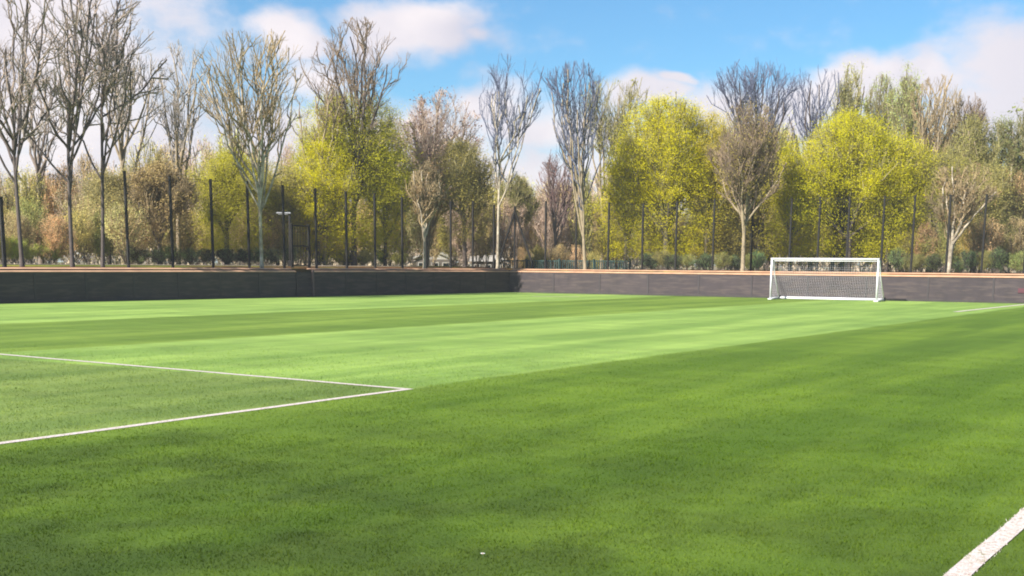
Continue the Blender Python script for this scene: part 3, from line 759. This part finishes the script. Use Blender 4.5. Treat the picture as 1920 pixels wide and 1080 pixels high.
tree('bare_tree', 'vase shaped bare tree on a pale trunk, right of the fourth fence post', 'tree', 491, 63, 52, 322, 368, 598, 'bark_pale', TW['tan'], 17, off=-0.9, nl=13, r0=0.085, dens=(10, 7, 4), vhb=330, pk=.72, wig=.16)
tree('bare_tree', 'slender bare tree between the pale vase tree and the tall brown one', 'tree', 610, 70, 100, 330, 550, 655, 'bark_tan', TW['brown'], 18, nl=7, r0=.12, dens=(8, 6, 4), pk=.7)
tree('bare_tree', 'tall open bare brown tree rising out of the left yellow foliage', 'tree', 664, 66, 32, 265, 585, 772, 'bark_dark', TW['brown'], 19, nl=12, r0=.16, dens=(8, 7, 5), pk=.66, wig=.2)
tree('round_tree', 'round dense leafless purple brown tree left of the lone bare tree', 'tree', 800, 72, 165, 400, 722, 925, 'bark_tan', TW['rosy'], 20, off=9, nl=14, r0=.14, dens=(10, 8, 4), vhb=430, pk=.5, leaf=(3500, .07, .2, 0, RED))
tree('bare_tree', 'lone bare blue grey tree on a pale slim trunk by the corner braces', 'tree', 933, 73, 100, 305, 876, 1016, 'bark_pale', TW['slate'], 21, off=-0.9, nl=9, r0=0.085, dens=(8, 7, 4), vhb=310, pk=.8, wig=.2, up=1.1)
tree('bare_tree', 'bare grey tree of several stems right of the lone blue grey one', 'tree', 1098, 74, 115, 400, 1010, 1135, 'bark_tan', TW['slate'], 22, off=-0.9, nl=11, r0=0.1, dens=(8, 7, 4), vhb=330, pk=.8, wig=.2, up=1.1)
tree('bare_tree', 'olive tinged bare tree tucked against the left side of the big yellow tree', 'tree', 1128, 78, 142, 400, 1085, 1205, 'bark_tan', TW['olive'], 23, nl=9, r0=.14, dens=(9, 7, 4), vhb=330, pk=.75, up=1.1, leaf=(1400, .08, .15, 160, OLV))
tree('bare_tree', 'small pinkish leafless tree low between the two central bare trees', 'tree', 1040, 84, 285, 430, 1000, 1090, 'bark', TW['purple'], 24, nl=9, r0=.1, dens=(10, 7, 4), pk=.55)
tree('bare_tree', 'bare blue grey crown rising above the olive tree right of the big yellow tree', 'tree', 1408, 72, 102, 290, 1336, 1500, 'bark_dark', TW['slate'], 25, nl=13, r0=.17, dens=(10, 7, 4), vhb=330, pk=.75, up=1.1)
tree('bare_tree', 'upright bare tree whose grey tips stand left of the greenish poplars', 'tree', 1520, 80, 122, 330, 1472, 1572, 'bark_dark', TW['slate'], 26, nl=10, r0=.15, dens=(9, 7, 4), pk=.8, up=1.3)
tree('poplar', 'narrow green tinged poplar, leftmost of the row above the right yellow tree', 'tree', 1580, 82, 122, 330, 1552, 1618, 'bark', TW['olive'], 27, group='poplars behind the right yellow tree', nl=9, r0=.14, dens=(7, 5, 3), pk=.6, up=1.5, leader=True, leaf=(4200, .045, .2, 240, lin(198, 196, 108, 1.1)))
tree('poplar', 'narrow green tinged poplar in the middle of the row above the right yellow tree', 'tree', 1640, 82, 135, 330, 1606, 1672, 'bark', TW['olive'], 28, group='poplars behind the right yellow tree', nl=9, r0=.14, dens=(7, 5, 3), pk=.6, up=1.5, leader=True, leaf=(4600, .045, .2, 240, lin(182, 192, 108, 1.1)))
tree('poplar', 'dense green tinged poplar, rightmost of the row above the right yellow tree', 'tree', 1690, 80, 132, 330, 1660, 1718, 'bark', TW['olive'], 29, group='poplars behind the right yellow tree', nl=9, r0=.14, dens=(7, 5, 3), pk=.6, up=1.5, leader=True, leaf=(6200, .045, .2, 280, lin(182, 192, 108, 1.1)))
tree('bare_tree', 'tall bare tan tree just right of the green tinged poplars', 'tree', 1742, 76, 138, 380, 1702, 1788, 'bark_tan', TW['tan'], 30, nl=11, r0=.16, dens=(9, 7, 4), pk=.75, up=1.3)
tree('bare_tree', 'lower bare brown tree between the tall tan one and the olive topped one', 'tree', 1796, 78, 172, 380, 1762, 1838, 'bark_tan', TW['brown'], 31, nl=9, r0=.14, dens=(9, 7, 4), pk=.75, up=1.2, leaf=(800, .07, .15, 120, BRN))
tree('olive_tree', 'olive topped tree near the right edge beside the open sky gap', 'tree', 1825, 74, 212, 400, 1772, 1858, 'bark_tan', TW['olive'], 32, nl=11, r0=.14, dens=(10, 7, 4), pk=.65, leaf=(18000, .042, .24, 520, OLV))
tree('forked_tree', 'pale forked trunk with bare branches right of the goal', 'tree', 1778, 69, 300, 452, 1738, 1862, 'bark_pale', TW['tan'], 33, off=2.0, nl=7, r0=.13, dens=(8, 6, 4), pk=.7, leaf=(700, .07, .2, 120, BRN))
tree('greenish_tree', 'greenish drooping tree at the right edge below the pink cloud', 'tree', 1888, 80, 212, 400, 1842, 1950, 'bark_pale', TW['olive'], 34, nl=10, r0=.15, dens=(9, 7, 4), pk=.7, up=.6, leaf=(18000, .045, .22, 420, GRN))
tree('tall_tree', 'tree mostly outside the right edge, only its twig tips in the photo', 'tree', 1965, 72, 130, 380, 1905, 2040, 'bark', TW['olive'], 35, nl=10, r0=.16, dens=(9, 7, 4), leaf=(1500, .09, .2, 200, GRN))
# yellow flowering trees
tree('yellow_tree', 'yellow green tree behind the third and fourth fence posts', 'tree', 425, 70, 282, 400, 362, 500, 'bark_dark', TW['olive'], 41, base=.55, off=9, nl=14, r0=.14, dens=(10, 7, 2), vhb=470, pk=.5, vol=.55, leaf=(66000, .036, .24, 900, YG))
tree('yellow_tree', 'yellow tree filling the lower crown of the tall open brown tree', 'tree', 650, 69, 172, 360, 530, 790, 'bark_dark', TW['olive'], 42, base=.55, off=9, nl=18, r0=.15, dens=(10, 7, 2), vhb=455, pk=.45, vol=.55, leaf=(100000, .036, .22, 1000, lin(214, 208, 48, 0.87)))
tree('yellow_tree', 'largest bright yellow tree, full and rounded, left of the goal', 'tree', 1248, 70, 178, 400, 1126, 1362, 'bark_dark', TW['olive'], 43, base=.55, lump=.42, off=5, nl=26, r0=.19, dens=(12, 7, 2), vhb=478, pk=.42, vol=.3, leaf=(150000, .036, .19, 1500, YEL))
tree('yellow_tree', 'bright yellow tree directly behind and above the goal', 'tree', 1590, 71, 215, 400, 1440, 1738, 'bark_dark', TW['olive'], 44, base=.55, lump=.42, off=5, nl=28, r0=.17, dens=(12, 7, 2), vhb=478, pk=.40, vol=.3, leaf=(135000, .036, .19, 1400, lin(226, 218, 38, 0.87)))
tree('olive_tree', 'sparse olive brown tree on a forked trunk between the two bright yellow trees', 'tree', 1393, 68, 180, 400, 1318, 1470, 'bark_tan', TW['brown'], 45, off=-0.9, nl=15, up=1.0, r0=0.11, dens=(8, 6, 4), vhb=470, pk=.5, vol=.15, leaf=(9000, .036, .2, 500, lin(198, 180, 84, 0.84)))
tree('olive_tree', 'olive green tree leaning out right of the round purple brown tree', 'tree', 872, 76, 262, 400, 806, 925, 'bark', TW['olive'], 46, off=4, base=.55, nl=14, r0=.14, dens=(10, 7, 3), vhb=450, pk=.45, vol=.5, leaf=(34000, .04, .24, 700, lin(196, 182, 90, 0.84)))
tree('brown_tree', 'rounded copper brown tree behind the first and second fence posts', 'tree', 300, 68, 300, 420, 232, 372, 'bark', TW['tan'], 47, base=.55, off=8, nl=18, r0=.12, dens=(12, 8, 3), vhb=470, pk=.5, vol=.5, leaf=(11000, .055, .2, 800, lin(196, 172, 108, 0.84)))
tree('olive_tree', 'small olive tree in the low gap right of the lone bare tree', 'tree', 968, 80, 322, 430, 922, 1012, 'bark', TW['olive'], 48, base=.55, nl=12, r0=.1, dens=(10, 7, 3), vhb=470, pk=.5, leaf=(14000, .045, .22, 400, lin(160, 158, 76, 0.84)))
tree('brown_tree', 'thin brown tree with a pale stem behind the tenth fence post', 'tree', 795, 66, 300, 420, 768, 832, 'bark_pale', TW['tan'], 49, off=-0.9, nl=9, r0=0.07, dens=(9, 7, 3), pk=.6, leaf=(900, .07, .2, 200, BRN))

BELT = [
 ('yellow_tree', 'yellow green crown bulging left out of the largest bright yellow tree', 1172, 4.5, 262, 1128, 1232, 101, YEL, 26000),
 ('yellow_tree', 'olive yellow crown between the largest yellow tree and the sparse olive tree', 1322, 6.5, 205, 1268, 1388, 102, lin(216, 198, 66, .95), 30000),
 ('yellow_tree', 'low bright yellow crown at the left end of the trees above the goal', 1482, 4.2, 280, 1436, 1540, 103, YEL, 24000),
 ('yellow_tree', 'yellow green crown behind the right half of the goal', 1662, 6.0, 248, 1600, 1742, 104, lin(220, 212, 54, .92), 34000),
 ('yellow_tree', 'greenish yellow crown reaching up among the poplars', 1560, 8.5, 205, 1505, 1640, 105, lin(212, 202, 74, .9), 26000),
 ('yellow_tree', 'bright yellow crown just right of the steel gate', 596, 7.8, 262, 545, 665, 106, YEL, 26000),
 ('yellow_tree', 'yellow green crown between the tall brown tree and the round purple brown tree', 722, 8.5, 245, 660, 788, 107, lin(212, 206, 58, .92), 28000),
 ('yellow_tree', 'olive yellow crown behind the pale vase shaped tree', 520, 9.5, 300, 470, 580, 108, lin(190, 180, 88, .9), 22000),
 ('olive_tree', 'olive crown filling in behind the sparse olive tree', 1420, 9.0, 232, 1350, 1490, 109, lin(184, 170, 88, .95), 24000),
 ('olive_tree', 'olive crown between the poplars and the pale forked trunk', 1752, 7.0, 285, 1700, 1815, 110, lin(180, 172, 92, .95), 22000),
 ('olive_tree', 'soft olive crown behind the pale forked trunk', 1838, 8.0, 300, 1780, 1905, 111, lin(190, 180, 100, .95), 22000),
 ('olive_tree', 'pale olive crown low behind the third bare trunk', 205, 10, 318, 150, 262, 112, lin(190, 176, 106, .95), 16000)]
for nm_, lb_, u_, of_, vt_, a_, b_, sd_, cl_, n_l in BELT:
    tree(nm_, lb_, 'tree', u_, 0, vt_, 420, a_, b_, 'bark_dark', TW['olive'], sd_, off=of_, base=.6, lump=.4, vhb=485, nl=14, r0=.11, dens=(9, 6, 2), vol=.35, pk=.5, leaf=(int(n_l*1.8), .036, .2, 700, cl_))
# understory thicket: a few shrub shapes, copied
def shrub_protos():
    out = []
    for i in range(9):
        sk = Skel(100+i, 1.0*5, .5, .15, 2.6, 0, pk=[.5, .62, .42][i % 3], nl=13, r0=.07, up=.6, dens=(9, 7, 3), stems=3)
        V, Fq = sk.wood(); a = mkmesh('stems', V, Fq, M['bark'], True)
        V, Fq = sk.twigs(3 if i % 2 or i > 5 else 2); b_ = mkmesh('twigs', V, Fq, M['twig'])
        V, Fq = sk.leaves(([9000, 6500, 11000] if i < 6 else [2600, 1700, 3400])[i % 3], .052, .22, 520); c = mkmesh('foliage', V, Fq, M['leaf'] if i % 2 else M['dry'])
        out.append((a, b_, c))
    return out
SH = shrub_protos(); rs = random.Random(9)
def shrub(u, Y, vtop, wpx, colr, twc, label, group, zb=1.3, kind=None, name='shrub'):
    z = at(u, vtop, Y).z-zb; p = at(u, 500, Y); a, b_, c = SH[kind if kind is not None else rs.randrange(6)]
    root = empty(name, (p.x, Y, zb), rs.uniform(0, 6.28)); sx = wpx*Y/F/5.2
    root.scale = (sx, sx, z/5.0)
    link('stems', a, root); t_ = link('twigs', b_, root); t_.color = twc
    f_ = link('foliage', c, root); f_.color = tuple(x*rs.uniform(.88, 1.14) for x in colr[:3])+(1,)
    tag(root, label, 'tree' if name == 'twiggy_tree' else 'shrub', group)
TNW = lin(184, 160, 118, .95); OLW = lin(170, 160, 100, .95)
C = dict(brown=(lin(190, 170, 116, 1.3), TNW), tan=(lin(206, 182, 122, 1.3), TNW), olive=(lin(190, 178, 90, 1.35), OLW), greenish=(lin(160, 164, 86, 1.2), OLW),
         golden=(lin(200, 186, 70, 1.1), OLW), rosy=(lin(178, 158, 124, 1.1), TW['rosy']), dark=(lin(128, 150, 88, 1.3), TW['dark']), lime=(lin(176, 182, 72, 1.1), OLW))
ORD = ['first', 'second', 'third', 'fourth', 'fifth', 'sixth', 'seventh', 'eighth', 'ninth', 'tenth', 'eleventh', 'twelfth', 'thirteenth', 'fourteenth', 'fifteenth']
MARKS = [(5, 'the lone post at the left edge'), (40, 'the leftmost tall bare trunk'), (133, 'the second tall bare trunk'), (189, 'the third tall bare trunk')]
MARKS += [(u_, 'the %s fence post from the left' % ORD[i_]) for i_, u_ in enumerate(usL[:-1])]+[(965, 'the braced corner post')]
MARKS += [(u_, 'the %s post past the corner' % ORD[i_]) for i_, u_ in enumerate(usR[:-1])]
SEEN = set()
def where(u, head):
    m_ = sorted(MARKS, key=lambda q: abs(q[0]-u))
    for u_, ph in m_[:3]:
        for rel in (['behind'] if abs(u-u_) < 9 else [])+['left of' if u < u_ else 'right of']:
            t_ = '%s %s %s' % (head, rel, ph)
            if t_ not in SEEN: SEEN.add(t_); return t_
    return t_
def thicket(u0, u1, n, vt, Ys, wpx, cols, head, group, name='shrub', zb=1.3, jit=22, kinds=None):
    for i in range(n):
        off = (rs.uniform(*Ys)-62)*.8
        u = u0+(u1-u0)*(i+.5)/n+rs.uniform(-8, 8); cn_ = cols[i % len(cols)]
        Y = yfence(min(max(u, -30), 1950))+max(off, 7.2 if u < 900 else 2.6) if Ys[0] < 87 else rs.uniform(*Ys)
        shrub(u, Y, vt+rs.uniform(-jit, jit), wpx*rs.uniform(.85, 1.25), *C[cn_], where(u, head % cn_), group, zb, rs.choice(kinds) if kinds else None, name)
TK = dict(name='twiggy_tree', zb=.4, jit=28, kinds=(6, 7, 8))
thicket(150, 570, 8, 262, (92, 100), 112, ['tan', 'rosy', 'olive'], 'hazy %s twiggy tree far back', 'hazy twiggy trees behind the left fence', **TK)
thicket(770, 930, 4, 262, (98, 104), 100, ['rosy', 'tan'], 'hazy %s twiggy tree far back', 'hazy twiggy trees behind the left fence', **TK)
thicket(1000, 1150, 4, 312, (102, 108), 90, ['rosy', 'tan', 'olive'], 'hazy %s twiggy tree far back', 'hazy twiggy trees behind the right fence', **TK)
thicket(1330, 1560, 5, 235, (90, 98), 110, ['olive', 'tan'], 'hazy %s twiggy tree far back', 'hazy twiggy trees behind the right fence', **TK)
thicket(1560, 1800, 5, 205, (96, 102), 110, ['olive', 'tan'], 'hazy %s twiggy tree far back', 'hazy twiggy trees behind the right fence', **TK)
thicket(1800, 1950, 4, 262, (92, 98), 100, ['olive', 'tan'], 'hazy %s twiggy tree far back', 'hazy twiggy trees behind the right fence', **TK)
thicket(-60, 240, 9, 318, (78, 92), 100, ['brown', 'tan', 'rosy', 'olive'], 'tall %s shrub in the back thicket', 'tall shrubs of the left thicket')
thicket(-50, 250, 9, 385, (68, 74), 84, ['tan', 'olive', 'brown', 'greenish'], 'mid height %s shrub', 'mid shrubs of the left thicket')
thicket(240, 480, 7, 385, (76, 84), 84, ['tan', 'olive', 'brown', 'golden'], '%s twiggy shrub', 'shrubs behind the left fence')
thicket(370, 620, 7, 340, (80, 88), 84, ['brown', 'rosy', 'olive'], 'tall %s shrub under the bare crowns', 'shrubs behind the lamp post')
thicket(490, 620, 5, 395, (72, 78), 70, ['tan', 'brown', 'olive'], '%s shrub behind the steel gate', 'low shrubs behind the gate')
thicket(600, 800, 7, 365, (76, 86), 80, ['olive', 'brown', 'tan', 'golden'], '%s shrub under the left yellow tree', 'shrubs below the left yellow tree', zb=1.1)
thicket(800, 960, 6, 360, (88, 93), 80, ['brown', 'olive', 'rosy'], '%s shrub before the far roofs', 'shrubs below the round brown tree', zb=1.0)
thicket(955, 1130, 5, 462, (92, 95), 46, ['tan', 'olive', 'brown'], 'low %s shrub before the straw roof', 'low shrubs before the straw coloured roof', 'low_shrub', .9, 10)
thicket(960, 1150, 8, 355, (108, 116), 80, ['tan', 'olive', 'brown'], '%s shrub behind the straw roof', 'shrubs behind the straw coloured roof', zb=.2)
thicket(1120, 1420, 10, 395, (72, 80), 84, ['olive', 'brown', 'greenish', 'tan'], '%s shrub under the yellow crown', 'shrubs below the biggest yellow tree')
thicket(1290, 1480, 7, 310, (80, 88), 84, ['olive', 'brown', 'tan'], 'tall %s shrub at the back', 'tall shrubs between the bright yellow trees')
thicket(1430, 1740, 10, 395, (74, 82), 84, ['olive', 'tan', 'greenish', 'golden'], '%s shrub behind the goal trees', 'shrubs behind the goal')
thicket(1700, 1950, 9, 325, (80, 88), 84, ['olive', 'brown', 'tan', 'greenish'], 'tall %s shrub of the right thicket', 'tall shrubs of the right thicket')
thicket(1690, 1950, 9, 410, (67, 72), 80, ['olive', 'tan', 'greenish', 'brown'], 'low %s shrub over the coping', 'low shrubs of the right thicket')
thicket(225, 560, 11, 462, (69, 71), 46, ['dark'], 'low %s green bush beyond the path', 'evergreen bushes beyond the path', 'evergreen_bush', 1.45, 5)
thicket(-10, 120, 5, 448, (69, 71), 50, ['lime'], 'low %s green bush', 'lime green bushes at the left', 'lime_bush', 1.5, 7)
thicket(590, 760, 6, 468, (70, 76), 42, ['dark', 'olive'], 'low %s bush beyond the path', 'low bushes right of the gate', 'low_bush', 1.45, 6)
thicket(1200, 1440, 9, 470, (64, 66), 44, ['dark', 'greenish'], 'low %s bush above the coping', 'low bushes left of the goal', 'low_bush', 1.3, 8)
thicket(1660, 1930, 8, 468, (64, 66), 50, ['dark', 'greenish'], 'low %s bush above the coping', 'low bushes right of the goal', 'low_bush', 1.3, 9)

# far woodland mass behind everything
def far_wood():
    r = np.random.default_rng(77); cs = []
    for i in range(150):
        x = r.uniform(-75, 75); y = 128+r.uniform(-8, 22); h = r.uniform(4.5, 8.5)
        m_ = 360; p = r.normal(0, 1, (m_, 3))*np.array([2.6, 2.4, h*.26])+np.array([x, y, h*.55]); cs.append(p[p[:, 2] > 0]); p = r.uniform(-1, 1, (240, 3))*np.array([3.5, 3, 1.6])+np.array([x+r.uniform(-3, 3), y-8, 1.8]); cs.append(p)
    V, Fq = leafquads(r, np.concatenate(cs), .24)
    o = link('far_woodland', mkmesh('far_woodland', V, Fq, M['dry'])); o.color = lin(176, 160, 128, 0.92)
    tag(o, 'distant hazy brown woodland closing the view low behind all the trees', 'woodland', kind='stuff')
far_wood()

# ------------------------------------------------------------------ thin spring haze round the whole place
m, g = mat('haze'); pv = g.n('ShaderNodeVolumePrincipled'); pv.inputs['Density'].default_value = .0006; pv.inputs['Color'].default_value = (.96, .95, .93, 1); pv.inputs['Anisotropy'].default_value = .2
o_ = g.n('ShaderNodeOutputMaterial'); g.l(pv.outputs[0], o_.inputs[1])
mb = MB(); mb.box((0, 0, 14), (3200, 3200, 32)); hz_ = mb.build('haze', m, origin=(0, 0, 0)); tag(hz_, 'thin pale spring haze hanging over the pitch and the trees', 'haze', kind='stuff')
